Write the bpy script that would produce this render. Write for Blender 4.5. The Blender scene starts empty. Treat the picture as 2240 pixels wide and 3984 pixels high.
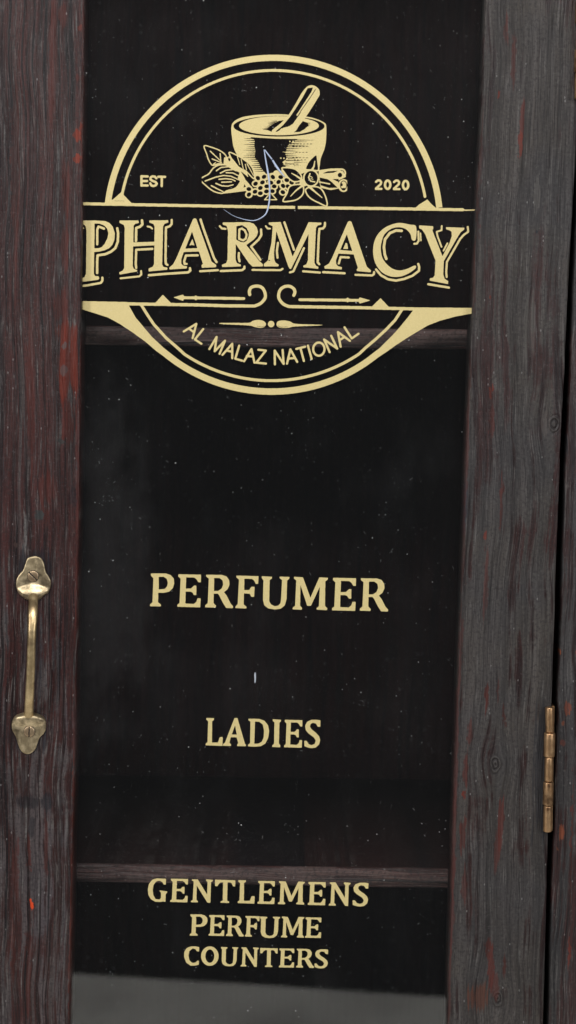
import bpy, bmesh, math, random
import numpy as np
from mathutils import Vector, Matrix
random.seed(7); rng = np.random.default_rng(11)
S = bpy.context.scene
C = S.collection

# ------------------------------------------------------------------ camera
TH, RO, D, HF = math.radians(5.4), 0.0185, 0.922, 0.6     # tilt, roll, distance, view height / distance
fwd = Vector((0, math.cos(TH), -math.sin(TH)))
rot = Matrix.Rotation(math.pi/2 - TH, 4, 'X') @ Matrix.Rotation(RO, 4, 'Z')
cam_loc = -D*fwd
cd = bpy.data.cameras.new('camera'); cam = bpy.data.objects.new('camera', cd); C.objects.link(cam)
cam.matrix_world = Matrix.Translation(cam_loc) @ rot
cd.sensor_fit = 'VERTICAL'; cd.sensor_height = 36; cd.sensor_width = 36; cd.lens = 60
cd.clip_start = 0.01; cd.clip_end = 50
cd.dof.use_dof = True; cd.dof.focus_distance = D*1.0; cd.dof.aperture_fstop = 6.5
S.camera = cam
R3 = rot.to_3x3()
def W(px, py, y=0.0):
    """point of the photograph -> place on the upright plane at depth y (metres behind the door face)"""
    r = R3 @ Vector(((px-1120)/3984*HF, -(py-1992)/3984*HF, -1))
    t = (y-cam_loc.y)/r.y
    return cam_loc + r*t
MM = 0.001
GY = 0.0050          # glass front face
PY = GY-0.00006      # print face

# ------------------------------------------------------------------ objects
BASE = Vector((0.02, 0.11, -0.45))
def tag(o, label=None, cat=None, group=None, kind=None):
    if label: o['label'] = label
    if cat: o['category'] = cat
    if group: o['group'] = group
    if kind: o['kind'] = kind
    return o
root = bpy.data.objects.new('display_cabinet', None); C.objects.link(root); root.location = BASE
tag(root, 'dark stained wooden display cabinet with black glass door carrying gold PHARMACY lettering', 'cabinet')
def link(name, me, mat, parent=None, label=None):
    o = bpy.data.objects.new(name, me); C.objects.link(o)
    if mat: me.materials.clear(); me.materials.append(mat)
    if parent is not None:
        o.parent = parent
        if parent is root: o.location = -BASE
    if label: o['label'] = label
    return o
def mesh(name, verts, faces, smooth=True):
    me = bpy.data.meshes.new(name); me.from_pydata([tuple(v) for v in verts], [], faces); me.update()
    bm = bmesh.new(); bm.from_mesh(me); bmesh.ops.recalc_face_normals(bm, faces=bm.faces); bm.to_mesh(me); bm.free()
    if smooth:
        for p in me.polygons: p.use_smooth = True
    return me

# ------------------------------------------------------------------ node helpers
class NT:
    def __init__(s, name):
        s.m = bpy.data.materials.new(name); s.m.use_nodes = True
        s.t = s.m.node_tree; s.n = s.t.nodes; s.l = s.t.links; s.n.clear()
        s.out = s.n.new('ShaderNodeOutputMaterial')
    def node(s, t, **k):
        n = s.n.new(t)
        for a, b in k.items(): setattr(n, a, b)
        return n
    def set(s, sock, v):
        if hasattr(v, 'links') or isinstance(v, bpy.types.NodeSocket): s.l.new(v, sock)
        elif v is not None:
            try: sock.default_value = v
            except Exception: sock.default_value = tuple(v)+(1,)
    def math(s, op, a, b=None, c=None, clamp=False):
        n = s.node('ShaderNodeMath', operation=op, use_clamp=clamp)
        s.set(n.inputs[0], a)
        if b is not None: s.set(n.inputs[1], b)
        if c is not None: s.set(n.inputs[2], c)
        return n.outputs[0]
    def vm(s, op, a, b=None, out=0):
        n = s.node('ShaderNodeVectorMath', operation=op)
        s.set(n.inputs[0], a)
        if b is not None: s.set(n.inputs[1], b)
        return n.outputs[out]
    def mix(s, f, a, b, blend='MIX'):
        n = s.node('ShaderNodeMix', data_type='RGBA', blend_type=blend)
        s.set(n.inputs['Factor'], f)
        for k, v in (('A', a), ('B', b)):
            sk = [i for i in n.inputs if i.name == k and i.type == 'RGBA'][0]
            if isinstance(v, tuple) and len(v) == 3: v = v+(1,)
            s.set(sk, v)
        return [o for o in n.outputs if o.type == 'RGBA'][0]
    def ramp(s, x, lo, hi, smooth=True):
        n = s.node('ShaderNodeMapRange', interpolation_type='SMOOTHSTEP' if smooth else 'LINEAR')
        s.set(n.inputs[0], x); n.inputs[1].default_value = lo; n.inputs[2].default_value = hi
        return n.outputs[0]
    def noise(s, vec, scale, detail=3, rough=0.55, dist=0, col=False):
        n = s.node('ShaderNodeTexNoise')
        s.set(n.inputs['Vector'], vec); n.inputs['Scale'].default_value = scale
        n.inputs['Detail'].default_value = detail; n.inputs['Roughness'].default_value = rough
        n.inputs['Distortion'].default_value = dist
        return n.outputs['Color' if col else 'Fac']
    def coords(s): return s.node('ShaderNodeTexCoord').outputs['Object']
    def comb(s, x, y, z):
        n = s.node('ShaderNodeCombineXYZ'); s.set(n.inputs[0], x); s.set(n.inputs[1], y); s.set(n.inputs[2], z); return n.outputs[0]
    def sep(s, v):
        n = s.node('ShaderNodeSeparateXYZ'); s.set(n.inputs[0], v); return n.outputs
    def bsdf(s, **k):
        b = s.node('ShaderNodeBsdfPrincipled')
        for a, v in k.items():
            nm = a.replace('_', ' ')
            if isinstance(v, tuple) and len(v) == 3: v = v+(1,)
            s.set(b.inputs[nm], v)
        return b
    def bump(s, h, dist, strength=1.0, prev=None):
        n = s.node('ShaderNodeBump'); n.inputs['Strength'].default_value = strength; n.inputs['Distance'].default_value = dist
        s.set(n.inputs['Height'], h)
        if prev is not None: s.l.new(prev, n.inputs['Normal'])
        return n.outputs[0]

GREY, REDB, DARK = (.040, .036, .036), (.040, .0125, .012), (.005, .0042, .0055)
def wood(name, seed, redbias, patches=(), knots=(), grey=GREY, red=REDB, horiz=False, dens=1.0, lighter=1.0, redzone=None, spec=.38, fibres=.7, lines=.8, ridge_shading=.35, iso=1.0, rag=4.4):
    """worn dark stain: grey bloom over red brown, fine black pores, chips, marks and painted hardware shadows in given places"""
    k = NT(name); co = k.coords()
    if horiz:
        a = k.sep(co); co = k.comb(a[2], a[1], a[0])
    warp = k.vm('SUBTRACT', k.noise(co, 9, 2, col=True), (.5, .5, .5))
    x, y, z = k.sep(co)[:3]
    u = x
    kd = None
    for (kx, kz, r) in knots:
        dx = k.math('SUBTRACT', x, kx); dz = k.math('MULTIPLY', k.math('SUBTRACT', z, kz), .6)
        d2 = k.math('ADD', k.math('MULTIPLY', dx, dx), k.math('MULTIPLY', dz, dz))
        g = k.math('EXPONENT', k.math('DIVIDE', d2, -(r*2.2)**2))
        u = k.math('SUBTRACT', u, k.math('MULTIPLY', k.math('MULTIPLY', dx, g), .75))
        d = k.math('SQRT', d2)
        kd = d if kd is None else k.math('MINIMUM', kd, d)
    wob = k.math('MULTIPLY', k.math('SUBTRACT', k.noise(k.comb(k.math('MULTIPLY', x, 14), seed, k.math('MULTIPLY', z, 9)), 1, 2), .5), .012)
    u = k.math('ADD', u, wob)
    def st(fx, fz, det=3, ro=.6, off=0): return k.noise(k.comb(k.math('MULTIPLY', u, fx), seed+off, k.math('MULTIPLY', z, fz)), 1, det, ro)
    broad = st(95, 7, 4, .6, 3)
    mid = st(360, 10, 3, .62, 5)
    fine = st(820, 15, 3, .65, 9)
    pores = st(1300, 46, 2, .6, 21)
    fibre = st(1050, 26, 2, .55, 33); fibre2 = st(520, 9, 2, .5, 61)
    blot = k.noise(co, 42, 5, .66)
    grain_iso = k.noise(co, 620, 3, .62)
    mixv = k.math('ADD', k.math('MULTIPLY', broad, .62), k.math('ADD', k.math('MULTIPLY', blot, .36), k.math('ADD', k.math('MULTIPLY', mid, .47), k.math('MULTIPLY', fine, .13))))
    rb = redbias
    if redzone:                       # stain worn through to red over part of the length
        zc, zr, amt = redzone
        rz = k.math('SUBTRACT', 1, k.ramp(k.math('ABSOLUTE', k.math('SUBTRACT', z, zc)), zr*.4, zr))
        mixv = k.math('ADD', mixv, k.math('MULTIPLY', rz, amt))
    rf = k.ramp(mixv, .835-rb, .90-rb)
    gv = k.mix(k.ramp(st(150, 6, 3, .6, 40), .34, .66), tuple(c*.66*lighter for c in grey), tuple(c*1.3*lighter for c in grey))
    gv = k.mix(k.math('MULTIPLY', k.ramp(k.noise(co, 16, 3), .42, .62), .28), gv, (grey[0]*.62, grey[1]*.76, grey[2]*1.05))
    gv = k.mix(k.math('MULTIPLY', k.ramp(k.noise(k.vm('ADD', co, (3, 1, 2)), 24, 3), .5, .7), .4), gv, (grey[0]*1.25, grey[1]*1.22, grey[2]*1.08))
    rv = k.mix(k.ramp(mid, .36, .62), red, tuple(c*.50 for c in red))
    col = k.mix(k.math('MULTIPLY', rf, .92), gv, rv)
    col = k.mix(k.math('MULTIPLY', k.ramp(mid, .54, .66), .55*dens), col, DARK)
    col = k.mix(k.math('MULTIPLY', k.ramp(fine, .57, .68), .62*dens), col, DARK)
    por = k.ramp(pores, .58, .68); col = k.mix(k.math('MULTIPLY', por, .5*dens), col, DARK)
    lf = k.math('MULTIPLY', k.ramp(fibre, .42, .31), k.ramp(k.noise(co, 55, 3), .40, .62))
    col = k.mix(k.math('MULTIPLY', lf, fibres), col, (.115, .108, .104))
    col = k.mix(k.math('MULTIPLY', k.ramp(fibre2, .40, .32), .45*fibres), col, (.075, .069, .068))
    if ridge_shading:  # light and dark line pairs painted as glinting ridges and shaded grooves
        for (fr_, fz_, o_) in ((210, 4.5, 91), (330, 8, 97)):
            sn = st(fr_, fz_, 3, .6, o_); gate = k.ramp(k.noise(k.vm('ADD', co, (o_, 0, 0)), 48, 3), .42, .60)
            for (lv, cc, am) in ((.500, (.13, .12, .115), .9), (.489, (.003, .0025, .004), 1.0), (.560, (.003, .0025, .004), .9), (.572, (.11, .10, .098), .7)):
                ln = k.math('SUBTRACT', 1, k.ramp(k.math('ABSOLUTE', k.math('SUBTRACT', sn, lv)), .002, .0085))
                col = k.mix(k.math('MULTIPLY', k.math('MULTIPLY', ln, gate), am*ridge_shading), col, cc)
    col = k.mix(k.math('MULTIPLY', k.ramp(st(480, 6, 2, .5, 77), .585, .63), lines), col, (.004, .0032, .0045))
    col = k.mix(k.math('MULTIPLY', k.ramp(grain_iso, .50, .64), .60*iso), col, (.017, .015, .015))
    col = k.mix(k.math('MULTIPLY', k.ramp(grain_iso, .43, .30), .42*iso), col, (.088, .08, .077))
    if kd is not None:
        kdw = k.math('ADD', kd, k.math('MULTIPLY', k.math('SUBTRACT', k.noise(co, 150, 3), .5), .0038))
        ring = k.math('SINE', k.math('MULTIPLY', kdw, 3300))
        inside = k.math('SUBTRACT', 1, k.ramp(kdw, .0022, .0042))
        kc = k.mix(k.ramp(ring, -.4, .9), (.012, .009, .009), (.040, .035, .033))
        col = k.mix(k.math('MULTIPLY', inside, .85), col, kc)
        halo = k.math('MULTIPLY', k.math('SUBTRACT', 1, k.ramp(kdw, .004, .015)), k.math('MULTIPLY', k.ramp(ring, .3, 1), k.ramp(k.noise(co, 70, 3), .45, .65)))
        col = k.mix(k.math('MULTIPLY', halo, .25), col, (.085, .078, .073))
    wz = k.vm('SCALE', k.vm('SUBTRACT', k.noise(co, 170, 4, .65, col=True), (.5, .5, .5))); wz.node.inputs['Scale'].default_value = .0055
    wc = k.vm('ADD', co, wz)
    ragged = k.math('MULTIPLY', k.math('SUBTRACT', k.math('ADD', k.math('MULTIPLY', mid, .65), k.math('MULTIPLY', fine, .35)), .5), rag)
    for (cx, cz, rx, rz, pc, amt) in patches:
        v = k.vm('MULTIPLY', k.vm('SUBTRACT', wc, (cx, 0, cz)), (1/rx, 0, 1/rz))
        L = k.math('ADD', k.vm('LENGTH', v, out=1), k.math('MULTIPLY', ragged, .35 if pc[0] > .3 or pc == GRN else 1.0))
        m = k.math('MULTIPLY', k.math('SUBTRACT', 1, k.ramp(L, .70, 1.02)), amt)
        pcv = k.mix(k.ramp(mid, .38, .62), pc, tuple(c*.5 for c in pc))
        col = k.mix(m, col, pcv)
    # dust and lint on the surface
    vo = k.node('ShaderNodeTexVoronoi'); k.set(vo.inputs['Vector'], k.vm('MULTIPLY', co, (1, 1, .55))); vo.inputs['Scale'].default_value = 330
    spk = k.math('MULTIPLY', k.math('LESS_THAN', vo.outputs['Distance'], .12), k.math('GREATER_THAN', k.sep(vo.outputs['Color'])[0], .86))
    col = k.mix(k.math('MULTIPLY', spk, .3), col, (.35, .34, .34))
    h = k.math('ADD', k.math('MULTIPLY', mid, 1.0), k.math('ADD', k.math('MULTIPLY', fine, .8), k.math('ADD', k.math('MULTIPLY', pores, .4), k.math('MULTIPLY', broad, 1.6))))
    nb = k.bump(h, -.0012, 1.0)
    nb = k.bump(k.math('ADD', grain_iso, k.math('MULTIPLY', blot, 2)), .00022, .55, nb)
    if kd is not None: nb = k.bump(k.math('MULTIPLY', ring, inside), .0003, .8, nb)
    rough = k.math('ADD', .42, k.math('MULTIPLY', k.math('SUBTRACT', 1, rf), .16))
    b = k.bsdf(Base_Color=col, Roughness=rough, Normal=nb, Specular_IOR_Level=spec)
    k.l.new(b.outputs[0], k.out.inputs[0])
    return k.m

def pp(px, py, rx, ry, col, amt=1.0):
    p = W(px, py); s = .1388e-3
    return (p.x, p.z, rx*s, ry*s, col, amt)
RED, RED2, ORG, DK, LG, GRN = (.125, .018, .009), (.075, .017, .013), (.55, .055, .012), (.010, .011, .016), (.085, .078, .078), (.035, .040, .040)
left_patches = [pp(60, 600, 18, 420, RED2, .5), pp(205, 250, 16, 260, RED2, .55), pp(120, 1500, 16, 380, RED2, .5), pp(130, 2225, 84, 96, DK, .75), pp(112, 2850, 84, 96, DK, .7), pp(122, 2530, 46, 260, DK, .3), pp(298, 525, 20, 26, (.17,.025,.012)), pp(300, 618, 18, 18, (.19,.027,.012)), pp(312, 490, 8, 20, RED),  # large DK patches paint contact shadows around the handle plates and bar
    pp(245, 60, 22, 50, RED2, .8), pp(312, 110, 12, 14, RED, .7), pp(300, 300, 14, 12, RED2, .7),
    pp(255, 740, 15, 130, RED2, .85), pp(248, 960, 20, 110, RED2, .8), pp(258, 1300, 48, 60, RED, .8), pp(262, 1420, 50, 150, RED, .88), pp(235, 1190, 30, 80, RED2, .85),
    pp(270, 1640, 26, 130, RED2, .8), pp(185, 1900, 45, 60, RED2, .55), pp(178, 2010, 9, 60, RED2, .7), pp(252, 1345, 13, 14, LG, .7), pp(250, 1440, 20, 22, LG, .55),
    pp(152, 2003, 21, 21, GRN, .9), pp(238, 1718, 12, 12, GRN, .8), pp(285, 1930, 18, 50, DK, .45),
    pp(110, 3120, 60, 34, DK, .6), pp(180, 3120, 26, 34, DK, .65), pp(122, 3220, 18, 50, DK, .6),
    pp(110, 3310, 9, 110, RED2, .8), pp(60, 3380, 14, 140, RED2, .6), pp(52, 3700, 9, 160, RED2, .6), pp(178, 3310, 9, 130, RED2, .5), pp(110, 3760, 12, 220, RED2, .5),
    pp(124, 3522, 10, 19, ORG, 1), pp(119, 3508, 7, 12, ORG, 1), pp(62, 2120, 12, 20, (.10,.06,.05), .6)]
right_patches = [pp(2035, 470, 9, 70, RED2, .8), pp(2023, 560, 8, 40, RED, .7), pp(1965, 120, 10, 60, RED2, .6), pp(2000, 250, 9, 110, RED2, .6),
    pp(1942, 370, 6, 18, RED, .8), pp(1907, 1160, 6, 12, RED, .8), pp(1909, 1530, 9, 40, RED, .7), pp(1912, 1640, 12, 90, RED2, .7), pp(1960, 1900, 7, 30, RED2, .8), pp(1885, 2085, 9, 12, RED, .7),
    pp(1950, 1980, 7, 130, RED2, .7), pp(1890, 2300, 10, 150, RED2, .55), pp(1893, 2700, 12, 70, RED2, .9), pp(1935, 2690, 6, 60, RED2, .7), pp(1962, 2780, 7, 80, RED2, .8), pp(1830, 2860, 12, 50, RED2, .6),
    pp(1803, 3090, 8, 18, RED, .8), pp(1812, 3000, 12, 60, RED2, .75), pp(1948, 3190, 14, 110, RED2, .8), pp(1800, 3250, 12, 80, RED2, .8), pp(1930, 3300, 12, 100, RED2, .6), pp(1805, 3450, 12, 90, RED2, .6), pp(1895, 3680, 14, 60, RED2, .9),
    pp(1910, 3780, 12, 90, RED2, .8), pp(1860, 3880, 40, 60, (.085,.030,.018), .75), pp(1960, 3760, 12, 60, RED2, .8), pp(1925, 3840, 18, 60, RED2, .6),
    pp(2125, 2990, 46, 280, DK, .6), pp(1810, 1980, 16, 120, (.030,.035,.05), .6), pp(2160, 3200, 18, 200, (.07,.06,.05), .4), pp(2085, 760, 16, 60, (.12,.11,.10), .3), pp(2060, 1270, 22, 140, (.12,.11,.10), .32), pp(2110, 1640, 24, 50, (.085,.07,.065), .5), pp(2085, 905, 5, 8, DK, .9)]  # long DK patch paints the lower hinge's shadow on the wood
post_patches = [pp(2200, 2760, 11, 34, (.15,.040,.020), 1), pp(2207, 2748, 14, 12, (.13,.035,.02), .9), pp(2192, 2812, 8, 12, (.16,.045,.02), .9), pp(2190, 2890, 12, 17, (.10,.027,.018), .8), pp(2180, 3235, 13, 38, (.17,.045,.02), 1), pp(2167, 3300, 7, 12, (.2,.06,.025), .9),
    pp(2181, 2535, 4, 18, (.3,.07,.02), .9), pp(2238, 2535, 4, 16, (.3,.06,.02), .8), pp(2222, 3320, 4, 300, RED2, .8), pp(2214, 3700, 4, 60, RED, .7)]
for i, (ex_, ey_) in enumerate(((326, 200), (322, 620), (319, 1000), (314, 1500), (305, 1900), (300, 2350), (293, 2800), (288, 3200), (281, 3500), (274, 3800))):
    left_patches.append(pp(ex_-3, ey_, 7, 230, (.10, .022, .014) if i > 6 else (.070, .019, .015), .55))
for ex_, ey_ in ((1868, 620), (1857, 850), (1843, 1130), (1828, 1450), (1813, 1800), (1802, 2150), (1790, 2500), (1772, 2950), (1762, 3300), (1754, 3560), (1745, 3850)):
    right_patches.append(pp(ex_+3, ey_, 8, 190, (.068, .020, .017), .6))
def kn(px, py, r): p = W(px, py); return (p.x, p.z, r)
M_left = wood('left stile stain', 2.3, .085, left_patches, [], ridge_shading=.65, rag=2.8, spec=.24, red=(.050, .0135, .012), redzone=(.15, .38, .15), grey=(.057, .045, .046), fibres=1.0)
M_right = wood('right stile stain', 7.7, .01, right_patches, [kn(2157, 1650, .006), kn(1928, 2972, .005), kn(1936, 3885, .006)], grey=(.047, .0405, .0375), lines=.3, fibres=.6, spec=.28, dens=.75)
M_post = wood('post stain', 14.1, .06, post_patches, grey=(.030, .027, .028))
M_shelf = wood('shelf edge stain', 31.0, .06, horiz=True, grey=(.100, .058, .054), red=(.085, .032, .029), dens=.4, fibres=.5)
M_in = wood('interior stain', 44.0, .16, grey=(.0075, .0052, .0052), red=(.017, .0062, .006), spec=.06, fibres=.12, ridge_shading=0, iso=.3)
M_top = wood('shelf top shade', 51.0, .16, horiz=True, grey=(.026, .017, .016), red=(.034, .014, .013), spec=.1, fibres=.25, ridge_shading=.2)  # shade on the shelf tops put into a darker wood colour

# ------------------------------------------------------------------ glass
def m_glass():
    k = NT('window glass'); co = k.coords()
    tr = k.node('ShaderNodeBsdfTransparent'); tr.inputs[0].default_value = (.955, .965, .96, 1)
    gl = k.node('ShaderNodeBsdfGlossy'); gl.inputs['Roughness'].default_value = .0
    nb = k.bump(k.noise(co, 7, 1), .0004, .3); k.l.new(nb, gl.inputs['Normal'])
    fr = k.node('ShaderNodeFresnel'); k.l.new(k.math('ADD', 1.6, k.math('MULTIPLY', k.node('ShaderNodeNewGeometry').outputs['Backfacing'], 1/1.6-1.6)), fr.inputs[0])
    a = k.node('ShaderNodeMixShader'); k.l.new(fr.outputs[0], a.inputs[0]); k.l.new(tr.outputs[0], a.inputs[1]); k.l.new(gl.outputs[0], a.inputs[2])
    # film of dust and wiped smears
    x, y, z = k.sep(co)[:3]
    cloud = k.ramp(k.noise(k.comb(k.math('MULTIPLY', x, 1.6), 0, z), 17, 4, .6), .46, .78)
    streak = k.ramp(k.noise(k.comb(k.math('MULTIPLY', x, 160), 1, k.math('MULTIPLY', z, 12)), 1, 3), .5, .8)
    fine = k.noise(co, 1400, 2)
    f = k.math('ADD', .0027, k.math('ADD', k.math('MULTIPLY', cloud, .0026), k.math('MULTIPLY', k.math('MULTIPLY', streak, cloud), .0015)))
    for (px, py, rx, ry, amt) in ((420, 2250, 190, 700, .0048), (470, 380, 190, 420, .0018), (1650, 500, 230, 500, .0012), (900, 2780, 420, 260, .001), (1620, 2750, 160, 420, .001)):
        c = W(px, py); v = k.vm('MULTIPLY', k.vm('SUBTRACT', co, (c.x, 0, c.z)), (7205/rx, 0, 7205/ry))
        L = k.math('ADD', k.vm('LENGTH', v, out=1), k.math('MULTIPLY', k.math('SUBTRACT', k.noise(k.vm('MULTIPLY', co, (1.6, 0, 1)), 26, 4, .62), .5), 3.0))
        f = k.math('ADD', f, k.math('MULTIPLY', k.math('SUBTRACT', 1, k.ramp(L, .2, 1.25)), amt))
    f = k.math('MULTIPLY', f, k.math('ADD', .6, k.math('MULTIPLY', fine, .8)))
    df = k.node('ShaderNodeBsdfDiffuse'); df.inputs[0].default_value = (.78, .78, .8, 1)
    b = k.node('ShaderNodeMixShader'); k.l.new(f, b.inputs[0]); k.l.new(a.outputs[0], b.inputs[1]); k.l.new(df.outputs[0], b.inputs[2])
    k.l.new(b.outputs[0], k.out.inputs[0])
    return k.m
M_glass = m_glass()

def m_gold():
    k = NT('gold print'); co = k.coords()
    n1 = k.noise(co, 2600, 2, .7); n2 = k.noise(co, 60, 3)
    col = k.mix(k.ramp(n1, .3, .72), (.54, .435, .185), (.68, .56, .265))
    col = k.mix(k.math('MULTIPLY', k.ramp(n2, .4, .7), .25), col, (.60, .49, .22))
    b = k.bsdf(Base_Color=col, Roughness=.55, Metallic=.12, Normal=k.bump(n1, .00006, .5))
    k.l.new(b.outputs[0], k.out.inputs[0]); return k.m
M_gold = m_gold()
def m_brass(name, c1, c2, c3, rough, sc=1.0):
    k = NT(name); co = k.coords()
    n = k.noise(co, 210*sc, 5, .65); n2 = k.noise(k.vm('MULTIPLY', co, (1, 1, .12)), 1700*sc, 3, .6); n3 = k.noise(co, 75*sc, 3, .6)
    col = k.mix(k.ramp(n, .35, .68), c1, c2)
    col = k.mix(k.math('MULTIPLY', k.ramp(n3, .48, .62), .8), col, c3)
    col = k.mix(k.math('MULTIPLY', k.ramp(n2, .55, .7), .4), col, c3)
    r = k.math('ADD', rough, k.math('MULTIPLY', n, .22))
    b = k.bsdf(Base_Color=col, Roughness=r, Metallic=.88, Normal=k.bump(k.math('ADD', n, k.math('MULTIPLY', n2, .5)), .00018, .5))
    k.l.new(b.outputs[0], k.out.inputs[0]); return k.m
M_brass = m_brass('aged brass', (.52, .38, .20), (.68, .53, .30), (.24, .165, .09), .28)
M_plate = m_brass('tarnished brass plate', (.42, .33, .20), (.68, .55, .35), (.12, .09, .055), .30, 1.3)
M_screw = m_brass('brass screw', (.45, .32, .20), (.55, .41, .26), (.2, .13, .08), .26)
M_hinge = m_brass('bronzed hinge', (.44, .255, .13), (.58, .38, .21), (.08, .036, .018), .28)
def m_plain(name, c, r=.6, var=.1, sc=30):
    k = NT(name); co = k.coords()
    n = k.ramp(k.noise(co, sc, 4), .3, .7)
    col = k.mix(n, tuple(v*(1-var) for v in c), tuple(min(1, v*1.06) for v in c))
    b = k.bsdf(Base_Color=col, Roughness=r); k.l.new(b.outputs[0], k.out.inputs[0]); return k.m
M_slot_shade = m_plain('slot shade', (.02, .015, .012))  # near-black colour standing for recess shade in screw slots and rims
M_cord_reflection = m_plain('pale blue cord reflection', (.44, .51, .68), .5)
M_lint = m_plain('grey lint', (.42, .45, .52), .7)
M_dust = m_plain('dust grains', (.58, .58, .58), .8)
M_table = m_plain('pale paper tabletop', (.92, .895, .83), .6, .25, 9)

# ------------------------------------------------------------------ printed artwork: drawn as areas, outlined, filled
class Art:
    def __init__(s, x0, y0, x1, y1, res=1.5):
        s.x0, s.y0, s.r = x0, y0, res
        s.w, s.h = int((x1-x0)*res)+1, int((y1-y0)*res)+1
        s.a = np.zeros((s.h, s.w), bool)
    def poly(s, pts, v=True):
        p = np.array(pts, float); X = (p[:, 0]-s.x0)*s.r; Y = (p[:, 1]-s.y0)*s.r
        j0 = max(0, int(math.floor(Y.min()))); j1 = min(s.h-1, int(math.ceil(Y.max())))
        X2, Y2 = np.roll(X, -1), np.roll(Y, -1)
        for j in range(j0, j1+1):
            m = (Y <= j) != (Y2 <= j)
            if not m.any(): continue
            xs = np.sort(X[m]+(j-Y[m])/(Y2[m]-Y[m])*(X2[m]-X[m]))
            for a, b in zip(xs[::2], xs[1::2]):
                i0, i1 = max(0, math.ceil(a)), min(s.w-1, math.floor(b))
                if i1 >= i0: s.a[j, i0:i1+1] = v
    def ell(s, cx, cy, rx, ry=None, v=True, rotd=0):
        ry = rx if ry is None else ry; c, q = math.cos(math.radians(rotd)), math.sin(math.radians(rotd))
        s.poly([(cx+rx*math.cos(t)*c-ry*math.sin(t)*q, cy+rx*math.cos(t)*q+ry*math.sin(t)*c) for t in np.linspace(0, 2*math.pi, 40)[:-1]], v)
    def st(s, pts, w, v=True, w2=None):
        n = len(pts); w2 = w if w2 is None else w2
        for i, p in enumerate(pts):
            wi = w+(w2-w)*i/max(1, n-1); s.ell(p[0], p[1], wi/2, v=v)
            if i < n-1:
                q = pts[i+1]; wj = w+(w2-w)*(i+1)/max(1, n-1)
                dx, dy = q[0]-p[0], q[1]-p[1]; L = math.hypot(dx, dy) or 1; nx, ny = -dy/L/2, dx/L/2
                s.poly([(p[0]+nx*wi, p[1]+ny*wi), (q[0]+nx*wj, q[1]+ny*wj), (q[0]-nx*wj, q[1]-ny*wj), (p[0]-nx*wi, p[1]-ny*wi)], v)
    def contours(s):
        f = s.a.astype(float)
        f = np.pad(f, 3)
        kk = [.25, .5, .25]
        for _ in range(2):
            f = kk[0]*np.roll(f, 1, 0)+kk[1]*f+kk[2]*np.roll(f, -1, 0)
            f = kk[0]*np.roll(f, 1, 1)+kk[1]*f+kk[2]*np.roll(f, -1, 1)
        nz = rng.normal(size=f.shape)
        for _ in range(3):
            nz = (nz+np.roll(nz, 1, 0)+np.roll(nz, 1, 1)+np.roll(nz, -1, 0)+np.roll(nz, -1, 1))/5
        f = f+nz*.22*(f > 0.02)*(f < .98)
        f[:2] = 0; f[-2:] = 0; f[:, :2] = 0; f[:, -2:] = 0
        b = f > .5
        c = b[:-1, :-1]*1+b[:-1, 1:]*2+b[1:, 1:]*4+b[1:, :-1]*8
        js, is_ = np.nonzero((c > 0) & (c < 15))
        def pt(e, j, i):
            if e == 0: a, q = f[j, i], f[j, i+1]; return (i+(.5-a)/(q-a), j)
            if e == 1: a, q = f[j, i+1], f[j+1, i+1]; return (i+1, j+(.5-a)/(q-a))
            if e == 2: a, q = f[j+1, i], f[j+1, i+1]; return (i+(.5-a)/(q-a), j+1)
            a, q = f[j, i], f[j+1, i]; return (i, j+(.5-a)/(q-a))
        def key(e, j, i): return (j, i, 0) if e == 0 else (j, i+1, 1) if e == 1 else (j+1, i, 0) if e == 2 else (j, i, 1)
        T = {1: [(3, 0)], 2: [(0, 1)], 3: [(3, 1)], 4: [(1, 2)], 5: [(3, 2), (1, 0)], 6: [(0, 2)], 7: [(3, 2)], 8: [(2, 3)], 9: [(2, 0)], 10: [(0, 3), (2, 1)], 11: [(2, 1)], 12: [(1, 3)], 13: [(1, 0)], 14: [(0, 3)]}
        nxt, P = {}, {}
        for j, i in zip(js.tolist(), is_.tolist()):
            for a, q in T[int(c[j, i])]:
                ka, kb = key(a, j, i), key(q, j, i)
                nxt[ka] = kb; P[ka] = pt(a, j, i); P[kb] = pt(q, j, i)
        out = []
        while nxt:
            k0, k1 = next(iter(nxt.items())); loop = []; k = k0
            while k in nxt:
                loop.append(P[k]); k = nxt.pop(k)
            if len(loop) > 8:
                out.append(np.array([((x-3)/s.r+s.x0, (y-3)/s.r+s.y0) for x, y in loop]))
        return [q for q in (rdp_closed(l, .22) for l in out) if len(q) > 3]
def rdp(p, eps):
    keep = np.zeros(len(p), bool); keep[0] = keep[-1] = True; stack = [(0, len(p)-1)]
    while stack:
        a, b = stack.pop()
        if b-a < 2: continue
        v = p[b]-p[a]; L = math.hypot(*v) or 1e-9; q = p[a+1:b]-p[a]
        d = np.abs(v[0]*q[:, 1]-v[1]*q[:, 0])/L if L > 1e-6 else np.hypot(q[:, 0], q[:, 1])
        k = int(d.argmax())
        if d[k] > eps: keep[a+1+k] = True; stack += [(a, a+1+k), (a+1+k, b)]
    return p[keep]
def rdp_closed(p, eps):
    h = len(p)//2
    a = rdp(p[:h+1], eps); b = rdp(np.vstack([p[h:], p[:1]]), eps)
    return np.vstack([a[:-1], b[:-1]])
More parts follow.
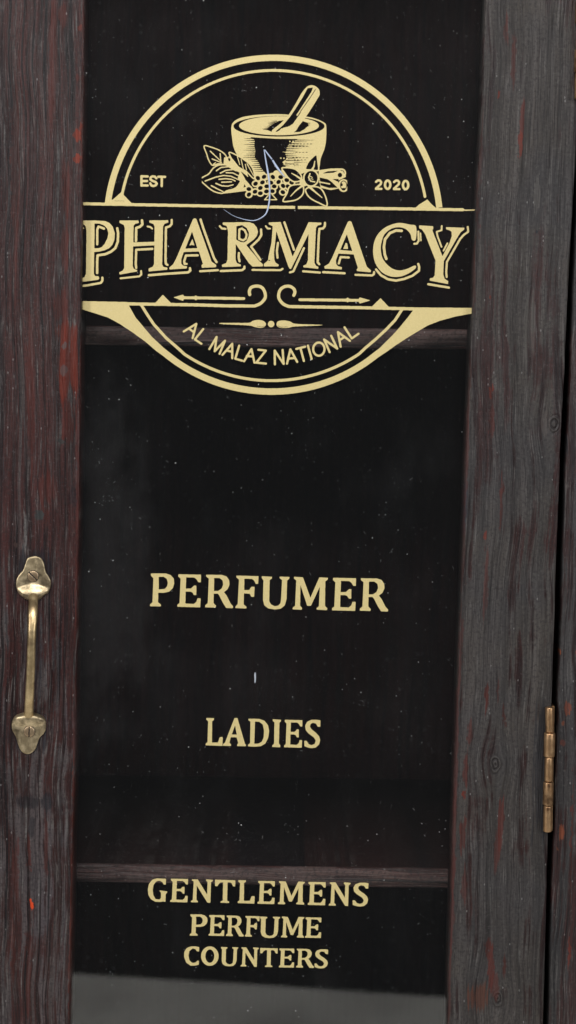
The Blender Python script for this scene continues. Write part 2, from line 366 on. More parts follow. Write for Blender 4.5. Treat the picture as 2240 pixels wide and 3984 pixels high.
def build_print(name, art, label, parent, y=PY, mat=None, thick=.00002):
    cu = bpy.data.curves.new(name, 'CURVE'); cu.dimensions = '2D'; cu.fill_mode = 'BOTH'; cu.extrude = thick
    for l in art.contours():
        sp = cu.splines.new('POLY'); sp.points.add(len(l)-1); sp.use_cyclic_u = True
        for q, (px, py) in zip(sp.points, l):
            w = W(px, py, y); q.co = (w.x, w.z, 0, 1)
    tmp = bpy.data.objects.new('tmp', cu); C.objects.link(tmp)
    me = bpy.data.meshes.new_from_object(tmp.evaluated_get(bpy.context.evaluated_depsgraph_get()))
    bpy.data.objects.remove(tmp); bpy.data.curves.remove(cu)
    me.transform(Matrix.Translation((0, y, 0)) @ Matrix.Rotation(math.pi/2, 4, 'X')); me.name = name
    return link(name, me, mat or M_gold, parent, label)
def Z(x0, y0, sc, pts): return [(x0+p[0]/sc, y0+p[1]/sc) for p in pts]
def bez(pts, n=6, closed=False):
    """smooth curve through the points"""
    P = [np.array(p, float) for p in pts]; out = []; N = len(P)
    for i in range(N if closed else N-1):
        p0 = P[(i-1) % N] if closed or i > 0 else P[i]; p1 = P[i]; p2 = P[(i+1) % N]; p3 = P[(i+2) % N] if closed or i+2 < N else p2
        for t in np.linspace(0, 1, n, endpoint=False):
            out.append(tuple(.5*((2*p1)+(-p0+p2)*t+(2*p0-5*p1+4*p2-p3)*t*t+(-p0+3*p1-3*p2+p3)*t**3)))
    if not closed: out.append(tuple(P[-1]))
    return out

# ------------------------------------------------------------------ glass pane
gx0, gx1 = W(250, 2000).x-.02, W(1900, 2000).x+.02
ZT, ZB = .40, -.42
def box(x0, x1, y0, y1, z0, z1, bev=0):
    bm = bmesh.new(); bmesh.ops.create_cube(bm, size=1)
    for v in bm.verts: v.co = ((x0+x1)/2+v.co.x*(x1-x0), (y0+y1)/2+v.co.y*(y1-y0), (z0+z1)/2+v.co.z*(z1-z0))
    if bev: bmesh.ops.bevel(bm, geom=bm.edges[:], offset=bev, segments=2, affect='EDGES')
    me = bpy.data.meshes.new('m'); bm.to_mesh(me); bm.free(); return me
glass = link('glass_pane', box(gx0, gx1, GY, GY+.003, ZB, ZT), M_glass, root, 'clear glass pane over a dark interior, printed in gold')

# ---- serif capitals (traced proportions)
G = {}
G['P'] = ([(75,62),(250,62),(300,80),(335,120),(340,175),(325,225),(285,265),(230,278),(160,278),(158,385),(190,412),(188,432),(66,430),(68,408),(95,385),(105,115),(80,90)], [(165,100),(220,98),(255,120),(268,165),(260,205),(235,235),(165,242)])
G['E'] = ([(388,70),(642,75),(640,160),(612,160),(590,125),(565,107),(475,105),(470,232),(530,230),(555,205),(570,196),(590,200),(588,305),(562,305),(545,275),(520,265),(468,265),(465,400),(560,405),(590,380),(603,340),(638,342),(632,443),(375,436),(375,412),(400,395),(412,120),(385,95)], None)
G['R'] = ([(700,75),(880,78),(930,95),(960,140),(962,190),(940,240),(900,272),(930,310),(975,400),(1003,430),(1000,452),(925,450),(890,395),(845,305),(830,288),(785,288),(783,395),(812,425),(805,446),(688,442),(690,418),(718,395),(730,120),(700,95)], [(790,112),(850,112),(885,140),(892,185),(875,230),(835,258),(787,258)])
G['F'] = ([(1040,85),(1290,92),(1285,178),(1258,178),(1240,140),(1215,122),(1130,120),(1128,248),(1185,248),(1210,210),(1245,212),(1240,325),(1210,325),(1190,290),(1125,285),(1122,410),(1155,438),(1150,456),(1028,450),(1032,430),(1055,408),(1070,130),(1042,108)], None)
G['U'] = ([(-63,92),(52,98),(50,118),(25,135),(20,375),(40,410),(80,430),(120,425),(148,395),(155,330),(165,135),(138,115),(138,97),(248,100),(245,122),(222,140),(215,350),(195,420),(150,458),(85,467),(10,455),(-35,420),(-50,360),(-45,140),(-63,115)], None)
G['M'] = ([(300,98),(400,105),(484,335),(585,105),(682,110),(680,130),(652,150),(648,425),(675,455),(670,475),(555,468),(555,450),(580,430),(590,210),(490,425),(448,425),(372,190),(368,425),(392,450),(385,470),(284,465),(285,445),(312,425),(325,140),(300,118)], None)
G['L'] = ([(65,67),(152,70),(150,90),(130,105),(128,345),(195,345),(215,285),(245,280),(250,300),(245,383),(58,375),(58,355),(78,340),(85,105),(65,88)], None)
G['A'] = ([(382,68),(415,68),(500,360),(513,370),(508,386),(412,384),(412,366),(425,350),(405,285),(340,285),(325,345),(345,370),(340,384),(250,380),(252,362),(275,345)], [(388,150),(350,255),(408,255)])
G['D'] = ([(540,76),(660,78),(720,100),(760,150),(772,215),(762,290),(730,355),(680,385),(610,391),(533,387),(535,368),(558,350),(562,110),(540,95)], [(612,108),(660,110),(700,140),(715,210),(710,290),(690,335),(650,358),(605,358)])
G['I'] = ([(813,82),(908,88),(905,105),(888,120),(882,355),(900,378),(895,398),(806,394),(808,375),(828,358),(832,118),(813,100)], None)
G['S'] = ([(1350,95),(1348,168),(1318,165),(1300,130),(1265,122),(1240,135),(1232,165),(1250,195),(1300,235),(1335,275),(1347,315),(1335,365),(1300,400),(1255,408),(1215,402),(1170,385),(1168,325),(1195,325),(1215,360),(1250,375),(1285,360),(1297,325),(1280,290),(1215,240),(1185,205),(1178,155),(1200,110),(1250,88),(1310,88)], None)
G['G'] = ([(275,62),(272,135),(245,132),(232,105),(195,85),(150,95),(118,140),(108,200),(115,265),(145,315),(190,322),(212,300),(212,235),(192,212),(200,207),(290,220),(290,232),(270,255),(268,350),(240,345),(200,350),(140,348),(85,315),(55,265),(47,195),(60,130),(100,75),(160,55),(230,60)], None)
G['N'] = ([(600,68),(672,68),(790,260),(795,100),(775,85),(780,68),(862,75),(860,90),(838,105),(830,362),(792,358),(660,145),(655,325),(678,345),(670,356),(585,354),(588,338),(610,325),(622,95),(598,82)], None)
G['T'] = ([(890,72),(1143,80),(1140,158),(1115,155),(1095,115),(1075,105),(1045,108),(1040,335),(1068,350),(1062,364),(955,360),(958,345),(985,335),(990,105),(960,105),(935,125),(918,155),(890,152)], None)
G['C'] = ([(180,350),(178,390),(158,388),(145,368),(120,362),(90,385),(80,430),(90,475),(115,498),(145,495),(165,475),(178,480),(175,515),(140,523),(100,523),(60,495),(40,440),(42,395),(65,358),(105,343),(150,343)], None)
el = lambda cx, cy, a, b: [(cx+a*math.cos(t), cy+b*math.sin(t)) for t in np.linspace(0, 2*math.pi, 36)[:-1]]
G['O'] = (el(280, 433, 82, 91), el(280, 433, 42, 63))
def glyph(art, ch, x0, x1, y0, y1):
    o, h = G[ch]; a = np.array(o, float); mn, mx = a.min(0), a.max(0)
    f = lambda pts: [(x0+(p[0]-mn[0])/(mx[0]-mn[0])*(x1-x0), y0+(p[1]-mn[1])/(mx[1]-mn[1])*(y1-y0)) for p in pts]
    art.poly(f(o))
    if h: art.poly(f(h), False)
def line(label, ox, oy, sc, items, res=2.0):
    s_ = [(c, ox+a/sc, ox+b/sc, oy+t/sc, oy+u/sc) for c, a, b, t, u in items]
    art = Art(min(i[1] for i in s_)-5, min(i[3] for i in s_)-5, max(i[2] for i in s_)+5, max(i[4] for i in s_)+5, res)
    for i in s_: glyph(art, *i)
    build_print('lettering', art, label, glass)
def natural(ch): a = np.array(G[ch][0], float); return a[:, 0].min(), a[:, 0].max(), a[:, 1].min(), a[:, 1].max()
off = 480*2.896
line('gold serif word PERFUMER', 560, 2210, 2.896,
     [('P',)+natural('P'), ('E',)+natural('E'), ('R',)+natural('R'), ('F',)+natural('F')] +
     [(c, natural(c)[0]+off, natural(c)[1]+off, natural(c)[2], natural(c)[3]) for c in 'UM'] +
     [('E', 728+off, 998+off, 110, 483), ('R', 1040+off, 1360+off, 115, 490)])
line('gold serif word LADIES', 780, 2770, 2.896, [(c,)+natural(c) for c in 'LADIS'] + [('E', 940, 1147, 88, 403)])
o2 = 440*3.218
line('gold serif word GENTLEMENS', 560, 3400, 3.218,
     [('G',)+natural('G'), ('E', 328, 550, 60, 356), ('N',)+natural('N'), ('T',)+natural('T'), ('L', 1172, 1385, 78, 372)] +
     [('E', 5+o2, 222+o2, 87, 378), ('M', 260+o2, 597+o2, 90, 385), ('E', 633+o2, 858+o2, 100, 393), ('N', 895+o2, 1170+o2, 105, 403), ('S', 1195+o2, 1393+o2, 110, 409)])
line('gold serif word PERFUME', 700, 3540, 2.413, [('P', 90, 258, 43, 242), ('E', 268, 418, 48, 245), ('R', 432, 598, 53, 250), ('F', 607, 747, 57, 252), ('U', 750, 940, 62, 265), ('M', 948, 1167, 62, 262), ('E', 1173, 1327, 70, 264)])
line('gold serif word COUNTERS', 700, 3540, 2.413, [('C', 38, 180, 343, 523), ('O', 198, 362, 343, 525), ('U', 385, 548, 348, 530), ('N', 567, 740, 352, 535), ('T', 753, 917, 357, 537), ('E', 928, 1073, 362, 542), ('R', 1090, 1258, 365, 545), ('S', 1262, 1390, 370, 550)])

# ---- PHARMACY, each letter with its inline shade
art = Art(290, 835, 1850, 1130, 1.6)
def letter(ox, oy, sc, outer, holes, strokes, polys=()):
    art.poly(Z(ox, oy, sc, outer))
    for h in holes: art.poly(Z(ox, oy, sc, h), False)
    for w, pts in strokes: art.st(Z(ox, oy, sc, pts), w/sc)
    for p in polys: art.poly(Z(ox, oy, sc, p))
letter(310, 830, 7.24, [(-60,205),(400,200),(700,215),(830,265),(930,380),(985,560),(975,740),(920,880),(830,980),(700,1040),(560,1075),(405,1090),(395,1700),(430,1765),(530,1775),(550,1830),(520,1870),(300,1900),(-60,1945),(-60,1870),(130,1800),(175,1700),(190,500),(170,380),(130,320),(-60,300)],
       [[(415,285),(560,290),(690,345),(770,430),(805,560),(780,700),(700,860),(620,950),(520,985),(410,985)]],
       [(65, [(490,870),(490,470),(525,375),(570,385),(680,430)]), (68, [(1055,420),(1080,560),(1070,800),(1000,980),(880,1080),(720,1150),(500,1185),(487,1400),(490,1680)]), (62, [(635,1810),(635,1900),(590,1960),(200,2030),(-60,2060)]), (50, [(60,400),(95,415)])])
letter(450, 830, 5.792, [(85,160),(510,160),(520,215),(440,235),(400,280),(395,655),(870,640),(875,300),(850,240),(755,205),(755,160),(1180,155),(1185,205),(1100,235),(1065,290),(1045,1150),(1070,1205),(1165,1225),(1160,1270),(740,1310),(740,1245),(830,1205),(862,1140),(870,720),(390,745),(380,1180),(400,1245),(485,1280),(480,1310),(90,1380),(75,1330),(160,1290),(190,1230),(200,320),(180,260),(85,215)], [],
       [(56, [(590,160),(600,250),(550,300),(460,330),(455,620)]), (50, [(825,800),(460,820),(450,1150),(460,1230)]), (40, [(715,295),(780,310),(820,345)]), (42, [(570,1300),(575,1380),(530,1420),(105,1465)]), (50, [(1260,150),(1260,240),(1220,290),(1130,320),(1120,1050),(1130,1140),(1165,1162)])])
letter(640, 830, 5.792, [(640,130),(680,110),(715,130),(760,250),(1010,950),(1060,1090),(1160,1160),(1165,1195),(1150,1215),(840,1225),(830,1165),(865,1145),(775,860),(430,870),(375,1040),(375,1130),(410,1175),(505,1195),(500,1240),(110,1265),(105,1220),(190,1150),(260,1020)], [[(618,410),(740,785),(465,795)]],
       [(52, [(810,140),(870,330),(1000,690),(1110,1000),(1170,1100)]), (50, [(745,945),(480,950),(440,1080),(450,1140),(495,1140)]), (48, [(800,1305),(1200,1280)]), (52, [(570,1235),(580,1290),(530,1330),(0,1365),(-355,1395)])], [[(625,575),(672,725),(615,712),(558,725)]])
letter(840, 830, 5.792, [(155,205),(750,200),(850,235),(920,320),(945,420),(920,510),(850,590),(680,715),(890,960),(970,1070),(1060,1150),(1050,1195),(820,1200),(740,1120),(445,690),(440,1040),(470,1120),(560,1155),(555,1195),(140,1210),(130,1160),(230,1120),(258,1040),(270,400),(240,285),(155,255),(150,225)],
       [[(460,290),(590,265),(690,330),(740,430),(735,520),(690,620),(630,655),(550,645),(455,590)]],
       [(46, [(525,365),(580,342),(650,385),(690,480),(670,570),(610,610),(520,575),(525,365)]), (45, [(85,290),(130,340),(215,350)]), (50, [(1015,365),(1020,490),(960,590),(790,750),(1000,1045)]), (50, [(515,895),(510,1000),(530,1080)]), (50, [(640,1200),(640,1240),(590,1280),(105,1300)])])
letter(1030, 830, 5.792, [(90,205),(355,195),(625,975),(985,200),(1275,210),(1270,255),(1190,275),(1150,330),(1115,1110),(1150,1180),(1210,1210),(1200,1250),(870,1215),(865,1180),(935,1150),(970,1060),(985,460),(590,1250),(560,1250),(530,1200),(258,400),(205,900),(215,1050),(240,1110),(315,1160),(300,1195),(-25,1195),(-22,1140),(40,1090),(75,1050),(80,980),(150,660),(178,290),(90,250)], [],
       [(50, [(440,205),(655,820)]), (40, [(20,290),(60,340),(115,345)]), (48, [(295,665),(270,850),(285,1000)]), (48, [(880,785),(640,1310),(565,1330)]), (50, [(1355,215),(1350,290),(1310,340),(1230,350),(1215,500),(1190,1100),(1225,1145)]), (46, [(400,1250),(350,1280),(-280,1275)]), (46, [(860,1305),(1240,1335)])])
letter(1240, 830, 5.792, [(655,190),(695,172),(735,190),(790,350),(1010,1000),(1080,1200),(1175,1285),(1165,1330),(860,1300),(850,1265),(880,1230),(785,925),(440,905),(385,1060),(390,1140),(430,1190),(520,1215),(515,1265),(130,1245),(125,1195),(230,1130),(300,1000)], [[(630,470),(755,850),(480,825)]],
       [(48, [(675,995),(490,985),(450,1130)]), (50, [(95,1325),(580,1350)]), (48, [(1245,1325),(1240,1370),(1200,1400),(825,1385)])], [[(605,665),(638,675),(660,802),(550,802)]])
letter(1430, 850, 5.792, bez([(1090,180),(1085,470),(1000,485),(970,370),(900,270),(790,210),(650,200),(500,250),(370,370),(310,550),(295,700),(330,880),(430,1030),(580,1140),(740,1170),(900,1130),(1060,1060),(1085,1115),(950,1220),(790,1295),(640,1318),(480,1295),(320,1210),(200,1060),(140,900),(122,720),(145,540),(220,370),(370,220),(560,130),(740,100),(960,140)], 4, True), [],
       [(58, [(765,278),(640,270),(500,330),(390,470),(365,640),(385,810),(420,910)]), (52, [(190,1150),(300,1280),(460,1370),(640,1400),(830,1360),(1010,1290),(1155,1180),(1160,1090),(1140,1025)]), (45, [(1050,570),(1110,565),(1150,500),(1140,295)]), (30, [(1190,330),(1200,500)])])
letter(1600, 850, 5.792, [(175,155),(490,175),(495,230),(470,260),(700,850),(860,550),(910,400),(905,300),(860,265),(785,245),(780,195),(1195,210),(1190,250),(1110,310),(1040,420),(730,960),(718,1260),(750,1360),(830,1410),(825,1478),(415,1400),(415,1350),(490,1335),(525,1280),(545,950),(390,560),(310,350),(240,250),(175,220)], [],
       [(38, [(685,170),(680,265),(570,300),(590,400),(680,640)]), (38, [(812,560),(725,725)]), (45, [(1270,190),(1280,300),(1180,370),(1100,460),(800,980),(785,1200),(795,1320)]), (50, [(380,1480),(845,1558)])])
art.ell(1047, 1013, 4, 2, False)
build_print('lettering', art, 'large gold serif word PHARMACY with thin drop shade lines', glass)

# ---- ring, rules and flourishes of the emblem
art = Art(290, 205, 1850, 1545, 1.3)
def arc(cx, cy, r, a0, a1, n=140): return [(cx+r*math.cos(math.radians(t)), cy-r*math.sin(math.radians(t))) for t in np.linspace(a0, a1, n)]
a_in = math.degrees(math.asin(64/637)); 
art.poly(arc(1063, 874, 661, 173.2, 5.8)+arc(1063, 874, 637, 6.0, 173.0))
art.st(arc(1063, 874, 600, 168.5, 10.5), 10.5)
art.poly([(421,792),(428,783),(445,771),(471,748),(490,768),(515,794)]); art.poly([(1612,812),(1630,796),(1662,776),(1680,796),(1704,816)])
art.st([(290,792),(1073,806),(1600,813),(1800,816)], 11.5); art.st([(1800,816),(1812,818),(1845,817)], 5)
art.ell(1153, 808, 6, 8, False)
for t in range(6): art.ell(448+t*6.4, 781+(t % 2), 2.0, 1.6, False)
outer = [(290,1198),(318,1203),(372,1220),(419,1235),(465,1260),(512,1291),(565,1329),(608,1366)]
cxl, cyl, Ro, Ri = 1056, 872, 664, 639
outer += arc(cxl, cyl, Ro, 180+50.5, 360-51.5) + [(1502,1370),(1534,1347),(1586,1313),(1624,1290),(1664,1266),(1711,1248),(1773,1231),(1840,1219)]
inner = [(1840,1198),(1608,1196),(1608,1206),(1586,1235),(1555,1273),(1524,1307),(1478,1353)] + arc(cxl, cyl, Ri, 360-55, 180+55) + [(636,1353),(590,1310),(559,1273),(527,1235),(501,1189),(495,1175),(290,1171)]
art.poly(outer+inner)
thin = [(547,1183),(575,1228),(598,1262),(646,1315),(698,1360)] + arc(cxl, cyl, 609, 180+56, 360-56) + [(1422,1353),(1462,1319),(1502,1282),(1537,1245),(1563,1205)]
art.st(thin, 11)
zc = lambda pts: Z(880, 1080, 3.62, pts)
art.st([(490,1182),(757,1186),(880,1189.7)]+zc([(390,400)])+bez(zc([(400,400),(480,365),(540,300),(550,240),(520,160),(470,125),(410,120),(350,140),(325,190),(330,240)]), 4), 12)
art.st([(1620,1202),(1400,1197)]+zc([(890,408)])+bez(zc([(870,404),(800,370),(745,300),(738,230),(770,160),(830,125),(900,125),(955,165),(965,215),(950,250)]), 4), 12)
art.poly([(600,1182),(633,1147),(668,1182)]); art.poly([(1444,1195),(1480,1160),(1513,1195)])
art.st([(708,1158),(948,1161.5)], 11); art.poly([(674,1157),(712,1146),(718,1158),(712,1171)]); art.poly([(752,1158),(761,1148),(772,1158),(761,1170)])
art.st([(1166,1166),(1400,1168.6)], 11); art.poly([(1399,1157),(1441,1168.6),(1399,1181),(1392,1169)]); art.poly([(1341,1167),(1352,1157),(1362,1167),(1352,1178)])
art.poly(bez(Z(680, 1200, 3.81, [(695,214),(1080,214),(1150,185),(1240,170),(1320,190),(1352,235),(1320,275),(1265,288),(1180,275),(1090,252),(700,232)]), 4, True))
art.ell(1040+55/3.81, 1200+232/3.81, 12.6)
art.poly(bez(Z(1040, 1200, 3.81, [(135,225),(160,190),(240,178),(340,195),(420,228),(780,242),(782,252),(410,268),(320,285),(220,290),(150,270)]), 4, True))
art.st(Z(680,1200,3.81,[(1215,262),(1290,276),(1330,258)]), 1.8, False); art.st(Z(1040,1200,3.81,[(150,255),(200,278),(300,272)]), 1.8, False)
build_print('emblem_ring', art, 'gold ring with rules, arrows and curls round the shop name', glass)

# ---- small words
art = Art(690, 1240, 1430, 1430, 2)
z1 = lambda p: Z(680, 1200, 3.81, p); z2 = lambda p: Z(1040, 1200, 3.81, p)
for p in ([(130,342),(318,228)], [(318,228),(262,440)], [(210,300),(282,352)], [(420,305),(297,460),(393,524)], [(510,603),(618,422),(590,635),(743,478),(662,672)], [(705,688),(850,523),(850,738)], [(772,625),(850,642)],
          [(953,552),(895,745),(996,774)], [(1025,783),(1135,602),(1180,805)], [(1065,705),(1155,712)], [(1237,612),(1348,625),(1207,803),(1350,818)]): art.st(z1(p), 8.2)
for p in ([(110,828),(108,625),(240,822),(225,615)], [(290,818),(340,607),(442,793)], [(312,742),(400,735)], [(428,600),(558,567)], [(490,590),(540,778)], [(600,552),(655,748)],
          [(762+84*math.cos(t), 603+98*math.sin(t)) for t in np.linspace(0, 6.2832, 30)], [(922,647),(840,460),(1035,595),(945,405)], [(1085,567),(1045,350),(1223,480)], [(1068,470),(1140,425)], [(1143,280),(1250,445),(1350,375)]): art.st(z2(p), 8.4)
build_print('lettering', art, 'small gold words AL MALAZ NATIONAL curved along the ring', glass)
art = Art(535, 672, 660, 740, 3)
z = lambda p: Z(530, 670, 11.14, p)
for p in ([(222,170),(222,580)], [(222,175),(490,185)], [(222,385),(465,380)], [(222,570),(490,575)], [(868,265),(800,190),(700,180),(620,225),(608,315),(700,375),(830,425),(885,495),(840,565),(740,600),(650,575),(602,480)], [(950,195),(1245,202)], [(1105,200),(1100,600)]): art.st(z(p), 9.0)
build_print('lettering', art, 'small bold gold letters EST', glass)
art = Art(1450, 688, 1602, 748, 3)
z = lambda p: Z(1440, 680, 8.518, p)
for dx, dy in ((0, 0), (597, 6)):
    art.st(z([(190+dx,235+dy),(250+dx,186+dy),(320+dx,190+dy),(362+dx,240+dy),(348+dx,310+dy),(190+dx,455+dy),(190+dx,468+dy),(372+dx,468+dy)]), 8.6)
for cx, cy in ((577, 330), (1172, 340)):
    art.st(z([(cx+88*math.cos(t), cy+137*math.sin(t)) for t in np.linspace(0, 6.2832, 30)]), 9.2)
build_print('lettering', art, 'small bold gold figures 2020', glass)

# ---- mortar and pestle with leaves, berries and a flower
art = Art(785, 320, 1350, 815, 2.4)
z = lambda p: Z(880, 310, 3.62, p)
art.poly(bez(z([(75,640),(180,545),(350,505),(560,488),(760,486),(900,495),(1130,520),(1260,550),(1370,600),(1407,650),(1405,850),(1380,980),(1330,1110),(1290,1270),(1100,1310),(850,1400),(450,1400),(330,1230),(170,1080),(110,970),(85,850)]), 4, True))
e = lambda cx, cy, rx, ry, v: art.ell(880+cx/3.62, 310+cy/3.62, rx/3.62, ry/3.62, v)
e(742, 656, 643, 146, False); e(742, 648, 563, 134, True)
def spikes(xs_y, side, step, amp, w):
    """engraver's hatching: tapering dark strokes leaving an edge"""
    ys = np.arange(xs_y[0][1], xs_y[-1][1], step)
    for i, y in enumerate(ys):
        x = float(np.interp(y, [p[1] for p in xs_y], [p[0] for p in xs_y])); a = amp*random.uniform(.5, 1.2)
        art.poly(z([(x-side*12, y-w), (x-side*12, y+w), (x+side*a, y+random.uniform(-3, 3))]), False)
art.poly(z([(820,568),(740,580),(680,610),(640,640),(600,672),(560,702),(640,735),(740,735)]), False)
spikes([(700,585),(560,705)], -1, 17, 110, 7)
art.poly(z([(1075,583),(1140,605),(1162,645),(1105,690),(1040,735),(950,742)]), False)
spikes([(1150,610),(1070,720)], 1, 16, 60, 6)
art.poly(z([(330,808),(700,832),(1010,836),(930,880),(880,910),(850,960),(830,1050),(860,1110),(790,1160),(840,1230),(760,1290),(700,1300),(560,1330),(480,1230),(450,1150),(400,1100),(410,1000),(395,930),(400,850)]), False)
spikes([(400,830),(405,930),(415,1000),(410,1090),(470,1200),(540,1300)], -1, 27, 190, 8)
spikes([(950,850),(880,905),(850,960),(830,1050),(850,1110),(830,1220)], 1, 24, 330, 7)
for (x, y) in ((895,870),(940,870),(768,1105),(812,1107),(855,1108)): e(x, y, 11, 11, True)
for (y, x0, x1) in ((905,890,1200),(935,930,1170),(1022,830,1130),(1100,930,1150),(1130,950,1110),(1190,890,1010)):
    for q in np.arange(x0, x1, 48): art.poly(z([(q,y-5),(q+30,y-3),(q+32,y+3),(q,y+6)]), False)
for y in (1025, 1160, 1205): art.poly(z([(780,y-9),(950,y-6),(950,y+14),(860,y+6)]))
art.poly(bez(z([(640,737),(770,610),(880,490),(980,330),(1060,190),(1130,105),(1180,80),(1240,85),(1300,130),(1315,190),(1295,250),(1130,510),(1030,640),(930,747)]), 4, True))
art.poly(z([(690,732),(800,640),(900,520),(1000,370),(1080,240),(1145,120),(1222,110),(1200,170),(1090,340),(985,500),(1000,512),(1040,455),(1050,462),(940,620),(880,660),(800,680),(720,732)]), False)
art.st(z([(1256,138),(1190,240),(1040,455)]), 2.6, False)
for i in range(6): art.poly(z([(735+i*32,728-i*6),(757+i*32,728-i*6),(790+i*30,672-i*9)]))
z = lambda p: Z(770, 550, 4.827, p)
def leaf(outline, w, veins, vw):
    o = bez(z(outline), 5, True); art.poly(o, False); art.st(o+[o[0]], w)
    for v in veins: art.st(z(v), vw, w2=vw*.8)
art.poly(z([(480,235),(560,300),(620,240),(740,270),(900,500),(980,820),(1000,900),(880,930),(650,960),(470,980),(540,800),(400,470),(290,450)]))
leaf([(50,712),(200,612),(290,500),(420,440),(640,462),(790,560),(830,660),(790,770),(700,880),(540,930),(450,975),(300,940),(160,840)], 5.0,
     [[(345,552),(430,490),(640,470)], [(420,597),(520,545),(680,525),(790,580)], [(530,588),(650,592),(780,655)], [(135,745),(330,672),(480,640),(620,655),(760,720)], [(395,712),(520,700),(640,715),(700,745)], [(445,767),(630,760)], [(335,790),(450,835),(560,842),(660,815)], [(250,832),(380,900),(470,945)]], 5.2)
art.poly(z([(790,560),(880,640),(990,840),(900,930),(650,962),(480,980),(560,915),(700,880),(800,770),(745,690)]))
leaf([(115,85),(250,110),(400,168),(500,240),(530,310),(505,425),(380,420),(270,450),(200,350),(160,230)], 4.6, [[(230,185),(410,355)], [(415,230),(430,400)], [(265,330),(440,400)], [(290,430),(330,400)]], 4.6)
art.poly(z([(490,300),(560,300),(600,400),(790,560),(700,560),(480,430)]))
leaf([(590,205),(740,268),(900,370),(1010,480),(1055,610),(1045,700),(900,560),(780,505),(680,400),(610,290)], 4.8, [[(740,290),(785,440)], [(810,340),(850,515)], [(890,430),(910,540)], [(920,420),(1040,640)], [(640,330),(760,480),(900,560)]], 3.6)
art.poly(z([(570,300),(610,330),(600,380),(565,350)]), False); art.poly(z([(800,560),(880,620),(950,680),(985,830),(890,720),(850,640)]), False); art.poly(z([(870,800),(900,850),(855,870)]), False)
# berries
B = [z([q])[0] for q in ((1125,690),(1240,665),(1080,795),(1210,770),(1170,875),(1290,845),(955,895),(1070,945),(955,1000),(1170,975),(1285,940),(1395,935),(1405,670),(1370,775),(1430,845))]
z = lambda p: Z(1040, 580, 4.26, p)
B += [z([q])[0] for q in ((220,465),(320,515),(185,545),(120,620),(260,610),(75,690),(255,715),(340,620),(400,555))]
B = [b for i, b in enumerate(B) if all(math.hypot(b[0]-c[0], b[1]-c[1]) > 12 for c in B[:i])]
for b in B: art.ell(b[0], b[1], 15, 13.5)
art.ell(*z([(150,395)])[0], 12, 10)
for b in B: art.ell(b[0], b[1], 9.6, 7.8, False, rotd=random.uniform(-50, 50))
t = [(1029,777),(1052,750),(1076,777)]; art.poly(t, False); art.st(t+[t[0]], 4.2)
# flower and buds
art.poly(z([(850,350),(1050,322),(1230,320),(1290,360),(1300,460),(1180,520),(1175,570),(1190,650),(1050,680),(880,640),(850,460)]))
for p in ([(905,405),(1000,368),(1170,358),(1100,392)], [(865,470),(1000,500),(1065,545),(1165,640),(1020,645),(880,600)], [(1075,500),(1180,495),(1178,545)]): art.poly(z(p), False)
art.st(z([(860,545),(1030,578)]), 5)
zz = lambda q: z([q])[0]
art.ell(*zz((1232,398)), 17, 18); art.st(z([(1215,352),(1260,365),(1275,400)]), 2.4, False); art.ell(*zz((1202,430)), 8.5, 9, False)
art.ell(*zz((1262,605)), 21, 25); art.st([zz((1262+52*math.cos(a), 600+72*math.sin(a))) for a in np.linspace(0, 6.28, 24)], 3.2, False); art.ell(*zz((1262,665)), 8, 5, False); art.ell(*zz((1232,590)), 4, 6, False)
def petal(o, vein, vw):
    q = bez(z(o), 5, True); art.poly(q, False); art.st(q+[q[0]], 5.4); art.st(z(vein), vw, w2=3.4)
petal([(240,315),(370,312),(480,345),(560,440),(550,520),(440,540),(350,480),(290,400)], [(570,505),(480,445),(400,400)], 8)
petal([(632,335),(660,240),(720,160),(812,92),(835,200),(845,350),(740,345)], [(735,350),(770,290),(785,200)], 9)
petal([(640,660),(760,622),(880,652),(960,780),(985,940),(850,890),(720,820),(650,740)], [(690,620),(780,700),(905,805)], 10)
petal([(592,620),(590,740),(500,830),(380,862),(258,862),(320,740),(370,620),(510,585)], [(590,600),(480,680),(385,780)], 8)
e4 = lambda cx, cy, rx, ry, v: art.ell(1040+cx/4.26, 580+cy/4.26, rx/4.26, ry/4.26, v)
art.ell(*zz((600,560)), 16, 14)
e4(722, 482, 134, 146, True); e4(722, 482, 108, 120, False)
art.st(z([(705,408),(682,470),(715,530),(785,545)]), 5); art.st(z([(705,450),(745,470)]), 3); art.st(z([(720,490),(755,500)]), 3)
build_print('mortar_drawing', art, 'engraved gold mortar and pestle among leaves, berries and a flower', glass)

# ---- dust specks and fibres lying on the pane
vs, fs = [], []
def fleck(px, py, l, w, ang, y=GY-.00012):
    c = W(px, py, y); dx, dz = math.cos(ang)*l/2, math.sin(ang)*l/2; nx, nz = -math.sin(ang)*w/2, math.cos(ang)*w/2
    b = len(vs)
    for sx, sn in ((-1, -.6), (0, -1), (1, -.6), (1, .6), (0, 1), (-1, .6)): vs.append((c.x+sx*dx+sn*nx, y, c.z+sx*dz+sn*nz))
    vs.append((c.x, y-.00008, c.z))
    for i in range(6): fs.append((b+i, b+(i+1) % 6, b+6))
for i in range(1700):
    px, py = random.uniform(330, 1880), random.uniform(-100, 4100)
    s_ = .088e-3*math.exp(random.gauss(.35, .55))
    if s_ > .45e-3: s_ = .45e-3
    fleck(px, py, s_*1.5, s_, random.uniform(0, 3.14))
for i in range(150):
    px, py = random.uniform(330, 1880), random.uniform(0, 3984)
    fleck(px, py, random.uniform(.5, 1.8)*MM, .07*MM, random.choice((random.uniform(0, 3.14), random.gauss(-.8, .3))))
for i in range(7):                       # little tangles
    cx, cy = random.uniform(400, 1750), random.uniform(100, 3900)
    for j in range(9): fleck(cx+random.gauss(0, 20), cy+random.gauss(0, 16), random.uniform(.2, .8)*MM, .08*MM, random.uniform(0, 3.14))
